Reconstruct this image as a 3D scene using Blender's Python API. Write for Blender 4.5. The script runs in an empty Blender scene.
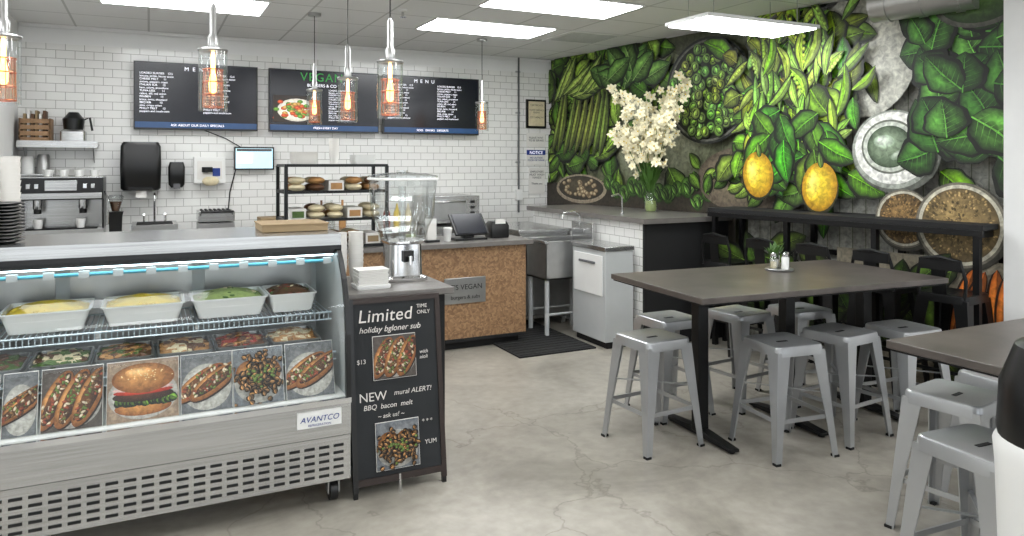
import bpy, bmesh, math, random
from mathutils import Vector, Matrix
R = random.Random(7)
scene = bpy.context.scene
COL = scene.collection

def l1(c): return c/12.92 if c <= 0.04045 else ((c+0.055)/1.055)**2.4
def lin(c): return tuple(l1(min(1,max(0,x))) for x in c[:3])

# ---------------------------------------------------------------- materials
def mat(name, col, rough=.5, metal=0, emit=0, var=.07, scale=9, bump=0, stretch=(1,1,1), trans=0, spec=None):
    m = bpy.data.materials.new(name); m.use_nodes = True
    nt = m.node_tree; N = nt.nodes; L = nt.links
    p = N['Principled BSDF']
    c = lin(col)
    tc = N.new('ShaderNodeTexCoord'); mp = N.new('ShaderNodeMapping'); mp.inputs['Scale'].default_value = stretch
    nz = N.new('ShaderNodeTexNoise'); nz.inputs['Scale'].default_value = scale; nz.inputs['Detail'].default_value = 5
    mx = N.new('ShaderNodeMix'); mx.data_type = 'RGBA'
    mx.inputs[6].default_value = (*[max(0, x*(1-var*2)) for x in c], 1)
    mx.inputs[7].default_value = (*[min(1, x*(1+var*2)) for x in c], 1)
    L.new(tc.outputs['Object'], mp.inputs[0]); L.new(mp.outputs[0], nz.inputs['Vector'])
    L.new(nz.outputs[0], mx.inputs[0]); L.new(mx.outputs[2], p.inputs['Base Color'])
    p.inputs['Roughness'].default_value = rough; p.inputs['Metallic'].default_value = metal
    if trans: p.inputs['Transmission Weight'].default_value = trans
    if spec is not None: p.inputs['Specular IOR Level'].default_value = spec
    if emit:
        L.new(mx.outputs[2], p.inputs['Emission Color']); p.inputs['Emission Strength'].default_value = emit
    if bump:
        b = N.new('ShaderNodeBump'); b.inputs['Strength'].default_value = bump; b.inputs['Distance'].default_value = .01
        L.new(nz.outputs[0], b.inputs['Height']); L.new(b.outputs[0], p.inputs['Normal'])
    return m

def glassmat(name, tint=(1,1,1), refl=.35, base=.03):
    m = bpy.data.materials.new(name); m.use_nodes = True
    nt = m.node_tree; N = nt.nodes; L = nt.links
    for n in list(N): N.remove(n)
    o = N.new('ShaderNodeOutputMaterial'); t = N.new('ShaderNodeBsdfTransparent'); g = N.new('ShaderNodeBsdfGlossy')
    g.inputs['Roughness'].default_value = .03; t.inputs[0].default_value = (*tint, 1)
    lw = N.new('ShaderNodeLayerWeight'); lw.inputs[0].default_value = .35
    mm = N.new('ShaderNodeMath'); mm.operation = 'MULTIPLY_ADD'; mm.inputs[1].default_value = refl; mm.inputs[2].default_value = base
    x = N.new('ShaderNodeMixShader')
    L.new(lw.outputs['Facing'], mm.inputs[0]); L.new(mm.outputs[0], x.inputs[0]); L.new(t.outputs[0], x.inputs[1]); L.new(g.outputs[0], x.inputs[2])
    L.new(x.outputs[0], o.inputs[0]); return m

def brickmat(name, axes, bw, bh, mortar, c1, c2, cm, rough=.2, offset=.5, bump=.3):
    m = bpy.data.materials.new(name); m.use_nodes = True
    nt = m.node_tree; N = nt.nodes; L = nt.links; p = N['Principled BSDF']
    ge = N.new('ShaderNodeNewGeometry'); sp = N.new('ShaderNodeSeparateXYZ'); cb = N.new('ShaderNodeCombineXYZ')
    L.new(ge.outputs['Position'], sp.inputs[0]); L.new(sp.outputs[axes[0]], cb.inputs[0]); L.new(sp.outputs[axes[1]], cb.inputs[1])
    b = N.new('ShaderNodeTexBrick'); b.offset = offset
    b.inputs['Scale'].default_value = 1; b.inputs['Brick Width'].default_value = bw; b.inputs['Row Height'].default_value = bh
    b.inputs['Mortar Size'].default_value = mortar; b.inputs['Mortar Smooth'].default_value = .2
    b.inputs['Color1'].default_value = (*lin(c1), 1); b.inputs['Color2'].default_value = (*lin(c2), 1); b.inputs['Mortar'].default_value = (*lin(cm), 1)
    L.new(cb.outputs[0], b.inputs['Vector']); L.new(b.outputs['Color'], p.inputs['Base Color'])
    p.inputs['Roughness'].default_value = rough
    if bump:
        bp = N.new('ShaderNodeBump'); bp.invert = True; bp.inputs['Strength'].default_value = bump; bp.inputs['Distance'].default_value = .003
        L.new(b.outputs['Fac'], bp.inputs['Height']); L.new(bp.outputs[0], p.inputs['Normal'])
    return m

def floormat():
    m = bpy.data.materials.new('polished_concrete'); m.use_nodes = True
    nt = m.node_tree; N = nt.nodes; L = nt.links; p = N['Principled BSDF']
    tc = N.new('ShaderNodeTexCoord')
    n1 = N.new('ShaderNodeTexNoise'); n1.inputs['Scale'].default_value = 1.1; n1.inputs['Detail'].default_value = 8; n1.inputs['Roughness'].default_value = .65; n1.inputs['Distortion'].default_value = .8
    n2 = N.new('ShaderNodeTexNoise'); n2.inputs['Scale'].default_value = 14; n2.inputs['Detail'].default_value = 8
    r = N.new('ShaderNodeValToRGB'); e = r.color_ramp.elements
    e[0].position = .3; e[0].color = (*lin((.49,.47,.435)), 1); e[1].position = .7; e[1].color = (*lin((.68,.66,.62)), 1)
    x = r.color_ramp.elements.new(.5); x.color = (*lin((.60,.58,.54)), 1)
    mx = N.new('ShaderNodeMix'); mx.data_type = 'RGBA'; mx.blend_type = 'MULTIPLY'; mx.inputs[0].default_value = .45
    r2 = N.new('ShaderNodeValToRGB'); r2.color_ramp.elements[0].position = .3; r2.color_ramp.elements[0].color = (.6,.59,.57,1); r2.color_ramp.elements[1].position = .65
    v = N.new('ShaderNodeTexVoronoi'); v.feature = 'DISTANCE_TO_EDGE'; v.inputs['Scale'].default_value = .9
    n3 = N.new('ShaderNodeTexNoise'); n3.inputs['Scale'].default_value = 3; n3.inputs['Detail'].default_value = 6
    va = N.new('ShaderNodeVectorMath'); va.operation = 'MULTIPLY_ADD'; va.inputs[1].default_value = (.5,.5,.5)
    L.new(tc.outputs['Object'], va.inputs[2]); L.new(n3.outputs['Color'], va.inputs[0]); L.new(va.outputs[0], v.inputs['Vector'])
    r3 = N.new('ShaderNodeValToRGB'); r3.color_ramp.elements[0].position = 0; r3.color_ramp.elements[0].color = (.5,.48,.45,1); r3.color_ramp.elements[1].position = .008
    mx2 = N.new('ShaderNodeMix'); mx2.data_type = 'RGBA'; mx2.blend_type = 'MULTIPLY'; mx2.inputs[0].default_value = .6
    L.new(tc.outputs['Object'], n1.inputs['Vector']); L.new(tc.outputs['Object'], n2.inputs['Vector']); L.new(tc.outputs['Object'], n3.inputs['Vector'])
    L.new(n1.outputs[0], r.inputs[0]); L.new(n2.outputs[0], r2.inputs[0]); L.new(r.outputs[0], mx.inputs[6]); L.new(r2.outputs[0], mx.inputs[7])
    L.new(v.outputs['Distance'], r3.inputs[0]); L.new(mx.outputs[2], mx2.inputs[6]); L.new(r3.outputs[0], mx2.inputs[7])
    L.new(mx2.outputs[2], p.inputs['Base Color'])
    mr = N.new('ShaderNodeMapRange'); mr.inputs['To Min'].default_value = .25; mr.inputs['To Max'].default_value = .45
    L.new(n1.outputs[0], mr.inputs['Value']); L.new(mr.outputs[0], p.inputs['Roughness'])
    return m

def osbmat():
    m = bpy.data.materials.new('osb_board'); m.use_nodes = True
    nt = m.node_tree; N = nt.nodes; L = nt.links; p = N['Principled BSDF']
    tc = N.new('ShaderNodeTexCoord'); v = N.new('ShaderNodeTexVoronoi'); v.inputs['Scale'].default_value = 60
    n = N.new('ShaderNodeTexNoise'); n.inputs['Scale'].default_value = 9; n.inputs['Detail'].default_value = 6
    va = N.new('ShaderNodeVectorMath'); va.operation = 'MULTIPLY_ADD'; va.inputs[1].default_value = (.12,.12,.12)
    r = N.new('ShaderNodeValToRGB'); e = r.color_ramp.elements
    e[0].position = .1; e[0].color = (*lin((.47,.35,.245)), 1); e[1].position = .9; e[1].color = (*lin((.62,.49,.355)), 1)
    x = e.new(.5); x.color = (*lin((.55,.42,.295)), 1)
    sp = N.new('ShaderNodeSeparateColor')
    L.new(tc.outputs['Object'], n.inputs['Vector']); L.new(n.outputs['Color'], va.inputs[0]); L.new(tc.outputs['Object'], va.inputs[2]); L.new(va.outputs[0], v.inputs['Vector'])
    L.new(v.outputs['Color'], sp.inputs[0]); L.new(sp.outputs[0], r.inputs[0]); L.new(r.outputs[0], p.inputs['Base Color']); p.inputs['Roughness'].default_value = .6
    return m

def paintmat(name, emit=0, rough=.5, nz=.25, sc=22):
    m = bpy.data.materials.new(name); m.use_nodes = True
    nt = m.node_tree; N = nt.nodes; L = nt.links; p = N['Principled BSDF']
    a = N.new('ShaderNodeAttribute'); a.attribute_name = 'Col'
    tc = N.new('ShaderNodeTexCoord'); n = N.new('ShaderNodeTexNoise'); n.inputs['Scale'].default_value = sc; n.inputs['Detail'].default_value = 9; n.inputs['Distortion'].default_value = .6
    r = N.new('ShaderNodeMapRange'); r.inputs['From Min'].default_value = .3; r.inputs['From Max'].default_value = .7; r.inputs['To Min'].default_value = 1-nz; r.inputs['To Max'].default_value = 1+nz
    vm = N.new('ShaderNodeVectorMath'); vm.operation = 'SCALE'
    L.new(tc.outputs['Object'], n.inputs['Vector']); L.new(n.outputs[0], r.inputs['Value']); L.new(a.outputs['Color'], vm.inputs[0]); L.new(r.outputs[0], vm.inputs['Scale'])
    L.new(vm.outputs[0], p.inputs['Base Color']); p.inputs['Roughness'].default_value = rough
    if emit: L.new(vm.outputs[0], p.inputs['Emission Color']); p.inputs['Emission Strength'].default_value = emit
    return m

M_white = mat('white_paint', (.89,.89,.885), .6, var=.02)
M_ceil = brickmat('ceiling_tiles', (0,1), .61, .61, .010, (.90,.90,.895), (.885,.885,.88), (.74,.74,.73), .8, 0, 0)
M_tile = brickmat('subway_tile_x', (0,2), .155, .078, .0026, (.90,.90,.885), (.885,.88,.87), (.62,.61,.59), .16)
M_tileY = brickmat('subway_tile_y', (1,2), .155, .078, .0026, (.90,.90,.885), (.885,.88,.87), (.62,.61,.59), .16)
M_floor = floormat(); M_osb = osbmat()
M_steel = mat('brushed_steel', (.74,.74,.735), .24, .92, var=.16, scale=14, stretch=(.15,6,9))
M_steel2 = mat('satin_steel', (.68,.68,.675), .30, .85, var=.08, scale=12)
M_chrome = mat('chrome', (.82,.82,.82), .12, 1)
M_galv = mat('grey_powdercoat_metal', (.67,.675,.68), .28, .6, var=.06, scale=5)
M_black = mat('black_metal', (.05,.05,.055), .4, .3)
M_blackp = mat('black_plastic', (.045,.045,.05), .3)
M_blackm = mat('black_matte', (.05,.05,.055), .75)
M_chalk = mat('chalkboard_slate', (.11,.12,.13), .8, var=.25, scale=5)
M_darkwood = mat('dark_wood', (.15,.10,.08), .5, var=.2, scale=8, stretch=(1,1,8))
M_table = mat('table_laminate', (.30,.275,.26), .36, var=.38, scale=6)
M_counter = mat('grey_stone_counter', (.42,.405,.39), .3, var=.12, scale=14)
M_plw = mat('white_plastic', (.88,.88,.87), .35, var=.02)
M_ppl = mat('grey_plastic', (.70,.71,.71), .4, var=.03)
M_paper = mat('white_paper', (.86,.85,.83), .8, var=.03)
M_card = mat('kraft_cardboard', (.56,.48,.36), .8, var=.08)
M_wood = mat('light_wood', (.56,.43,.30), .5, var=.15, scale=6, stretch=(6,1,1))
M_duct = mat('galvanised_duct', (.72,.72,.71), .35, .85)
M_glass = glassmat('clear_glass', (.95,.97,.97), .45, .06)
M_cglass = glassmat('case_glass', (.97,.985,.98), .12, .02)
M_amber = glassmat('amber_glass', (1,.82,.66), .3, .12)
M_jar = glassmat('clear_acrylic', (.93,.95,.95), .45, .10)
M_light = mat('led_panel_emitter', (.985,.995,1), .5, 0, 14.5, var=0)
M_strip = mat('case_led_strip', (.88,.97,1), .5, 0, 8, var=0)
M_teal = mat('blue_tube', (.30,.60,.68), .4, 0, 0, var=0)
M_bulb = mat('warm_bulb', (1,.76,.50), .5, 0, 6, var=0)
M_screen = mat('menu_screen_dark', (.05,.06,.10), .2, 0, .35, var=.1)
M_screenb = mat('menu_screen_blue_band', (.16,.27,.42), .2, 0, .45, var=.1)
M_screenw = mat('tablet_screen_light', (.75,.88,.92), .2, 0, .6, var=.05)
M_txtw = mat('screen_text_white', (.92,.92,.95), .5, 0, 1.0, var=0)
M_txtg = mat('screen_text_green', (.18,.50,.22), .5, 0, .8, var=0)
M_chw = mat('chalk_white', (.84,.82,.80), .9)
M_blue = mat('blue_ink', (.08,.20,.50), .5)
M_gtext = mat('grey_ink', (.35,.35,.36), .6)
M_wire = mat('coated_wire_shelf', (.74,.79,.82), .3, .3)
M_rug = mat('rubber_mat', (.09,.09,.09), .9, var=.3, scale=40, bump=.5)
M_cop = mat('copper', (.75,.42,.28), .3, .9)
M_yel = mat('food_yellow', (.86,.74,.22), .6, var=.15, scale=40)
M_grn = mat('food_green', (.28,.38,.16), .6, var=.3, scale=60)
M_lgrn = mat('food_light_green', (.60,.66,.40), .6, var=.2, scale=40)
M_brn = mat('food_brown', (.36,.24,.15), .6, var=.3, scale=50)
M_tan = mat('bread_crust', (.66,.49,.30), .6, var=.2, scale=20)
M_red = mat('food_red', (.56,.18,.12), .5, var=.2, scale=30)
M_cream = mat('food_cream', (.82,.77,.64), .6, var=.12, scale=30)
M_stem = mat('plant_stem_green', (.26,.40,.15), .5)
M_petal = mat('flower_petal_white', (.90,.87,.74), .55, var=.08)
M_paint = paintmat('printed_mural_ink', 0, .5, .42, 26)
M_print = paintmat('printed_photo_ink', 0, .35, .35, 60)
M_scrpic = paintmat('screen_picture', .5, .3, .2)

# ---------------------------------------------------------------- builders
class B:
    def __init__(s, name): s.n = name; s.v = []; s.f = []; s.m = []; s.mats = []
    def mi(s, m):
        if m not in s.mats: s.mats.append(m)
        return s.mats.index(m)
    def add(s, vs, fs, m):
        o = len(s.v); i = s.mi(m)
        s.v += [tuple(v) for v in vs]
        for f in fs: s.f.append([o+k for k in f]); s.m.append(i)
    def box(s, x0, x1, y0, y1, z0, z1, m):
        s.add([(x0,y0,z0),(x1,y0,z0),(x1,y1,z0),(x0,y1,z0),(x0,y0,z1),(x1,y0,z1),(x1,y1,z1),(x0,y1,z1)],
              [(0,3,2,1),(4,5,6,7),(0,1,5,4),(1,2,6,5),(2,3,7,6),(3,0,4,7)], m)
    def bar(s, a, b, w, h, m, up=(0,0,1)):
        a = Vector(a); b = Vector(b); d = (b-a).normalized(); u = Vector(up)
        if abs(d.dot(u)) > .98: u = Vector((1,0,0))
        r = d.cross(u).normalized(); u = r.cross(d)
        vs = []
        for q in (a, b):
            for i, j in ((-1,-1),(1,-1),(1,1),(-1,1)): vs.append(q + r*i*w/2 + u*j*h/2)
        s.add(vs, [(0,1,2,3),(7,6,5,4),(0,4,5,1),(1,5,6,2),(2,6,7,3),(3,7,4,0)], m)
    def prism(s, pts, z0, z1, m):
        n = len(pts); vs = [(x,y,z0) for x,y in pts]+[(x,y,z1) for x,y in pts]
        s.add(vs, [tuple(range(n))[::-1], tuple(range(n,2*n))]+[(i,(i+1)%n,n+(i+1)%n,n+i) for i in range(n)], m)
    def prismx(s, pts, x0, x1, m):
        n = len(pts); vs = [(x0,y,z) for y,z in pts]+[(x1,y,z) for y,z in pts]
        s.add(vs, [tuple(range(n))[::-1], tuple(range(n,2*n))]+[(i,(i+1)%n,n+(i+1)%n,n+i) for i in range(n)], m)
    def loft(s, rings, m, c0=True, c1=True):
        n = len(rings[0]); vs = [p for r in rings for p in r]; fs = []
        for k in range(len(rings)-1):
            for i in range(n): fs.append((k*n+i, k*n+(i+1)%n, (k+1)*n+(i+1)%n, (k+1)*n+i))
        if c0: fs.append(tuple(range(n))[::-1])
        if c1: fs.append(tuple(range((len(rings)-1)*n, len(rings)*n)))
        s.add(vs, fs, m)
    def lathe(s, c, prof, m, seg=24, c0=True, c1=True):
        s.loft([[(c[0]+r*math.cos(2*math.pi*i/seg), c[1]+r*math.sin(2*math.pi*i/seg), c[2]+z) for i in range(seg)] for r, z in prof], m, c0, c1)
    def cyl(s, c, r, h, m, seg=20): s.lathe(c, [(r,0),(r,h)], m, seg)
    def tube(s, pts, r, m, seg=8):
        P = [Vector(p) for p in pts]; rings = []; pu = None
        for i, p in enumerate(P):
            d = (P[min(i+1,len(P)-1)]-P[max(i-1,0)]).normalized()
            u = pu if pu else (Vector((0,0,1)) if abs(d.z) < .9 else Vector((1,0,0)))
            rr = d.cross(u).normalized(); u = rr.cross(d).normalized(); pu = u
            q = r if not isinstance(r, (list,tuple)) else r[i]
            rings.append([p+rr*q*math.cos(2*math.pi*k/seg)+u*q*math.sin(2*math.pi*k/seg) for k in range(seg)])
        s.loft(rings, m)
    def ell(s, c, r, m, seg=10, rg=6, rot=0):
        cr, sr = math.cos(rot), math.sin(rot); rings = []
        for j in range(1, rg):
            t = math.pi*j/rg; ring = []
            for i in range(seg):
                a = 2*math.pi*i/seg; x = r[0]*math.sin(t)*math.cos(a); y = r[1]*math.sin(t)*math.sin(a)
                ring.append((c[0]+x*cr-y*sr, c[1]+x*sr+y*cr, c[2]-r[2]*math.cos(t)))
            rings.append(ring)
        s.loft(rings, m)
    def rr(s, c, prof, m, asp=1, cr=.25, c0=True, c1=True):
        rings = []
        for h, z in prof:
            ring = []
            r = h*cr
            for q, (sx, sy) in enumerate(((1,1),(-1,1),(-1,-1),(1,-1))):
                for k in range(5):
                    a = math.pi/2*q + math.pi/2*k/4
                    ring.append((c[0]+(sx*(h-r)+r*math.cos(a)), c[1]+asp*(sy*(h-r)+r*math.sin(a)), c[2]+z))
            rings.append(ring)
        s.loft(rings, m, c0, c1)
    def mesh(s, c=None):
        xs = [v[0] for v in s.v]; ys = [v[1] for v in s.v]; zs = [v[2] for v in s.v]
        if c is None: c = ((min(xs)+max(xs))/2, (min(ys)+max(ys))/2, min(zs))
        s.c = Vector(c)
        me = bpy.data.meshes.new(s.n); me.from_pydata([(v[0]-c[0], v[1]-c[1], v[2]-c[2]) for v in s.v], [], s.f)
        for m in s.mats: me.materials.append(m)
        for i, p in enumerate(me.polygons): p.material_index = s.m[i]; p.use_smooth = True
        bm = bmesh.new(); bm.from_mesh(me); bmesh.ops.recalc_face_normals(bm, faces=bm.faces); bm.to_mesh(me); bm.free()
        me.set_sharp_from_angle(angle=math.radians(35)); me.update()
        return me
    def done(s, c=None, bevel=0):
        me = s.mesh(c); o = bpy.data.objects.new(s.n, me); COL.objects.link(o); o.location = s.c
        if bevel:
            b = o.modifiers.new('bevel', 'BEVEL'); b.width = bevel; b.segments = 2; b.limit_method = 'ANGLE'; b.angle_limit = math.radians(40)
        return o

def inst(name, me, loc, rz=0):
    o = bpy.data.objects.new(name, me); COL.objects.link(o); o.location = loc; o.rotation_euler = (0,0,rz); return o

def text(parent, body, pos, size, m, rx=90, rz=0, align='LEFT', name='lettering', sp=1.0, ch=1.0, shear=0):
    cu = bpy.data.curves.new(name, 'FONT'); cu.body = body; cu.size = size; cu.align_x = align; cu.extrude = .0004; cu.shear = shear
    cu.space_line = sp; cu.space_character = ch; cu.materials.append(m)
    o = bpy.data.objects.new(name, cu); COL.objects.link(o); o.parent = parent
    o.location = Vector(pos)-parent.location; o.rotation_euler = (math.radians(rx), 0, math.radians(rz)); return o

class P:   # flat printed artwork, many coloured polygons on a plane
    def __init__(s, name, o, u, v, n, step=.00005):
        s.n = name; s.o = Vector(o); s.u = Vector(u); s.w = Vector(v); s.nn = Vector(n); s.step = step; s.k = 1
        s.v = []; s.f = []; s.c = []; s.clip = None; s.gam = 1; s.desat = 0
    def tc(s, c):
        g = sum(c)/3; return tuple(max(0, k+(g-k)*s.desat)**s.gam for k in c)
    def shape(s, pts, ce, cc=None, ctr=None):
        if cc is None: cc = ce
        ce = s.tc(ce); cc = s.tc(cc)
        if s.clip:
            x0,x1,y0,y1 = s.clip
            pts = [(min(max(x,x0),x1), min(max(y,y0),y1)) for x,y in pts]
        if ctr is None: ctr = (sum(p[0] for p in pts)/len(pts), sum(p[1] for p in pts)/len(pts))
        elif s.clip: ctr = (min(max(ctr[0],x0),x1), min(max(ctr[1],y0),y1))
        s.k += 1; off = s.nn*s.step*s.k; b = len(s.v)
        s.v.append(s.o+s.u*ctr[0]+s.w*ctr[1]+off); s.c.append((*lin(cc),1))
        for x, y in pts: s.v.append(s.o+s.u*x+s.w*y+off); s.c.append((*lin(ce),1))
        n = len(pts)
        for i in range(n): s.f.append((b, b+1+i, b+1+(i+1)%n))
    def rect(s, x0, x1, y0, y1, c, cc=None): s.shape([(x0,y0),(x1,y0),(x1,y1),(x0,y1)], c, cc)
    def ball(s, x, y, rx, ry, ce, cc, rot=0, hx=-.25, hy=.3, n=20):
        c, q = math.cos(rot), math.sin(rot)
        s.shape([(x+rx*math.cos(t)*c-ry*math.sin(t)*q, y+rx*math.cos(t)*q+ry*math.sin(t)*c) for t in [2*math.pi*i/n for i in range(n)]], ce, cc, (x+rx*hx, y+ry*hy))
    def leaf(s, x, y, a, L, w, ce, cc, rib=(.65,.75,.4), bend=0, veins=True):
        c, q = math.cos(a), math.sin(a); n = 14; ph = R.random()*6.28; rf = .06 if w > .12 else 0
        def pt(t, d): 
            X = t*L; Y = d + bend*L*(t*t-t)
            return (x+X*c-Y*q, y+X*q+Y*c)
        W = lambda t: w/2*math.sin(math.pi*min(1,t**.8))**.8*(1+rf*math.sin(t*17+ph)) if 0 < t < 1 else 0
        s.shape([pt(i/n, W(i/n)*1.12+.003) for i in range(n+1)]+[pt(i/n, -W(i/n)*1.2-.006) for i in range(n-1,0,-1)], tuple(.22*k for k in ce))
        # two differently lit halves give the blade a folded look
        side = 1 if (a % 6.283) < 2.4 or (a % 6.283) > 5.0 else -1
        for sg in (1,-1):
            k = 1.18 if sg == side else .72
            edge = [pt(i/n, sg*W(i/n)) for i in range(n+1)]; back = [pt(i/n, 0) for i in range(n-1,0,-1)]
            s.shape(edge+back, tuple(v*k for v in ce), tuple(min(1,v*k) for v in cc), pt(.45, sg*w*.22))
        if rib:
            r = w*.014+.001; rib = tuple(.5*rib[i]+.5*cc[i] for i in range(3))
            s.shape([pt(.0,-r),pt(.5,-r*.7),pt(1,0),pt(.5,r*.7),pt(.0,r)], rib)
            if veins and w > .06:
                for k in range(1, 8):
                    t = k/8.5
                    for sg in (1,-1):
                        e = W(min(.95,t+.16))*.9*sg
                        s.shape([pt(t,0), pt(t+.15,e), pt(t+.014,0)], tuple(.3*rib[i]+.62*cc[i] for i in range(3)))
    def done(s, m, parent=None):
        me = bpy.data.meshes.new(s.n); ctr = parent.location if parent else Vector((0,0,0))
        me.from_pydata([tuple(v-ctr) for v in s.v], [], s.f); me.materials.append(m)
        at = me.color_attributes.new('Col', 'FLOAT_COLOR', 'POINT')
        for i, c in enumerate(s.c): at.data[i].color = c
        o = bpy.data.objects.new(s.n, me); COL.objects.link(o)
        if parent: o.parent = parent
        return o

# wall with mural: slightly skewed
def W(s, o, z): return (4.5+.1289*s-.9917*o, 8-.9917*s-.1289*o, z)
def wX(Y): return 4.5+.13*(8-Y)
def wbox(b, s0, s1, o0, o1, z0, z1, m):
    vs = [W(s,o,z) for z in (z0,z1) for s,o in ((s0,o0),(s1,o0),(s1,o1),(s0,o1))]
    b.add(vs, [(0,3,2,1),(4,5,6,7),(0,1,5,4),(1,2,6,5),(2,3,7,6),(3,0,4,7)], m)

CH = 2.88
# ---------------------------------------------------------------- room
b = B('floor'); b.box(-2.7, 6.3, -3.1, 8.1, -.1, 0, M_floor); b.done((0,0,0))
b = B('ceiling'); b.box(-2.7, 6.3, -3.1, 8.1, CH, CH+.1, M_ceil); b.done()
b = B('wall_back'); b.box(-2.7, 4.62, 8, 8.12, 0, 2.71, M_tile); b.box(-2.7, 4.62, 8.008, 8.12, 2.71, CH, M_white); b.done()
b = B('wall_left'); b.box(-2.7, -2.6, -3, 8, 0, CH, M_white); b.done()
# street-front wall behind the camera, with storefront openings added for daylight and reflections
b = B('wall_front'); b.box(-2.6, 6.1, -3.1, -3, 0, .35, M_white); b.box(-2.6, 6.1, -3.1, -3, 2.45, CH, M_white)
for x0, x1 in ((-2.6,-2.0),(-.2,.1),(1.9,2.2),(4.0,4.3),(5.7,6.1)): b.box(x0, x1, -3.1, -3, .35, 2.45, M_white)
b.done()
for i, (x0, x1) in enumerate(((-2.0,-.2),(.1,1.9),(2.2,4.0),(4.3,5.7))):
    b = B('added_window_%d' % (i+1))  # unseen frame around an opening added to let daylight in
    b.box(x0,x1,-3.08,-3.02,.35,.40,M_black); b.box(x0,x1,-3.08,-3.02,2.40,2.45,M_black); b.box(x0,x0+.05,-3.08,-3.02,.40,2.40,M_black); b.box(x1-.05,x1,-3.08,-3.02,.40,2.40,M_black)
    b.box((x0+x1)/2-.02,(x0+x1)/2+.02,-3.07,-3.03,.40,2.40,M_black)
    b.done()
b = B('wall_right'); wbox(b, 0, 11.2, -.12, 0, 0, CH, M_white); wall_right = b.done()
b = B('wall_partition'); b.box(-1.19, -1.07, 6.7, 7.999, 0, CH, M_white); b.done()
b = B('wall_column'); b.prism([(4.9,2.4),(wX(2.4)-.01,2.4),(wX(2.82)-.01,2.82),(4.9,2.82)], 0, CH, M_white); b.done()
b = B('trim_ceiling_back'); b.box(-1.06, 4.48, 7.975, 7.999, CH-.03, CH-.001, M_white); b.done()

# ---------------------------------------------------------------- mural art
p = P('mural_print', W(0,.002,0), (.1289,-.9917,0), (0,0,1), (-.9917,-.1289,0), .00002)
p.clip = (0.005, 5.62, .01, CH-.005); p.gam = .94; p.desat = .04
p.rect(0.005, 5.62, 0, CH, (.26,.29,.20), (.34,.36,.27))
for i in range(26):
    x = 2.9+i*.11; c = .60+R.random()*.14
    p.rect(x, x+.104, 0, CH, (c*.95,c*.95,c*.88), (c,c,c*.95))
for i in range(10):
    x = i*.3; c = .24+R.random()*.12
    p.rect(x, x+.29, 0, CH, (c,c*1.05,c*.75), (c*1.3,c*1.35,c))
p.ball(1.85, 2.0, .75, .75, (.40,.42,.32), (.72,.72,.62))
def G(d=0):
    k = R.random(); return (.24+.34*k+d, .42+.30*k+d, .09+.15*k+d*.5)
def dk(c, f): return tuple(min(1,x*f) for x in c)
for i in range(170):
    x = R.uniform(-.05, 2.05); y = R.uniform(1.4, 2.9)
    if 1.3 < x < 2.0 and 1.6 < y < 2.25: continue
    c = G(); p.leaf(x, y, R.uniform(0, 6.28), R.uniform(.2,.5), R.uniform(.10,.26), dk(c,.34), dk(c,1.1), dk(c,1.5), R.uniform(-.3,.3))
for i in range(9):
    x = .1+i*.11; c = (.46+.1*R.random(),.60,.22)
    p.leaf(x, 1.65+.1*R.random(), 1.25+.15*R.random(), .8, .11, dk(c,.4), c, None, .15)
for i in range(9): p.leaf(.15+.09*i, 2.35+.1*R.random(), R.uniform(.2,1.0), .6, .13, (.22,.34,.10), (.66,.76,.32), (.8,.85,.5), .2)
for i in range(22): p.leaf(.9+R.random()*.8, 2.38+R.random()*.25, R.uniform(.2,2.8), .42, .22, (.13,.26,.08), (.44,.62,.26), (.7,.78,.5))
p.rect(.0, 2.9, 0, 1.36, (.15,.13,.10), (.25,.22,.18))
p.ball(.66, 1.30, .46, .17, (.55,.5,.42), (.72,.68,.6), n=36); p.ball(.66, 1.31, .41, .14, (.15,.13,.1), (.3,.27,.2), n=36)
for i in range(40):
    a = R.random()*6.28; r = R.random()**.5
    p.ball(.66+.36*r*math.cos(a), 1.31+.11*r*math.sin(a), .035, .024, (.35,.25,.15), (.85,.78,.62))
for i in range(12):
    x = 1.15+i*.13; y = 1.27+R.uniform(-.05,.13); r = R.uniform(.07,.1)
    p.ball(x, y, r, r*1.15, (.10,.2,.05), (.40,.58,.20))
    for k in range(5): p.leaf(x+R.uniform(-.03,.03), y-r*.8, 1.57+(k-2)*.3, r*1.6, r*.6, (.16,.30,.08), (.46,.64,.26), None)
p.ball(3.0, 1.45, .55, .30, (.32,.28,.23), (.50,.45,.36), n=30)
for i in range(26): p.leaf(2.3+R.random()*1.0, 1.3+R.random()*.35, R.uniform(0,6.28), .2, .1, *(lambda c:(dk(c,.4),dk(c,1.1),dk(c,1.4)))(G()))
def sprout(x, y, r):
    c = (.44+R.random()*.16, .62+R.random()*.14, .18+R.random()*.12)
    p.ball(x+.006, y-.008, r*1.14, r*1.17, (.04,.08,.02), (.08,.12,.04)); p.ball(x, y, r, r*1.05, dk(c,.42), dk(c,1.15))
    for k in range(3):
        a = R.uniform(0,6.28); p.leaf(x-r*.55*math.cos(a), y-r*.55*math.sin(a), a, r*1.2, r*.9, dk(c,.8), dk(c,1.15), dk(c,1.4), .2, False)
p.ball(2.58, 2.29, .53, .51, (.10,.11,.10), (.18,.18,.17), n=40); p.ball(2.58, 2.29, .505, .485, (.34,.34,.31), (.38,.38,.35), n=40)
p.ball(2.58, 2.29, .48, .465, (.04,.06,.02), (.08,.12,.04), n=40)
pts_ = []
for i in range(900):
    a = R.random()*6.28; r = R.random()**.5*.44; q = (2.58+r*math.cos(a), 2.29+r*math.sin(a)*.96)
    if all((q[0]-u)**2+(q[1]-v)**2 > .066**2 for u,v in pts_): pts_.append(q)
for q in pts_: sprout(q[0], q[1], R.uniform(.044,.056))
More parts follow.
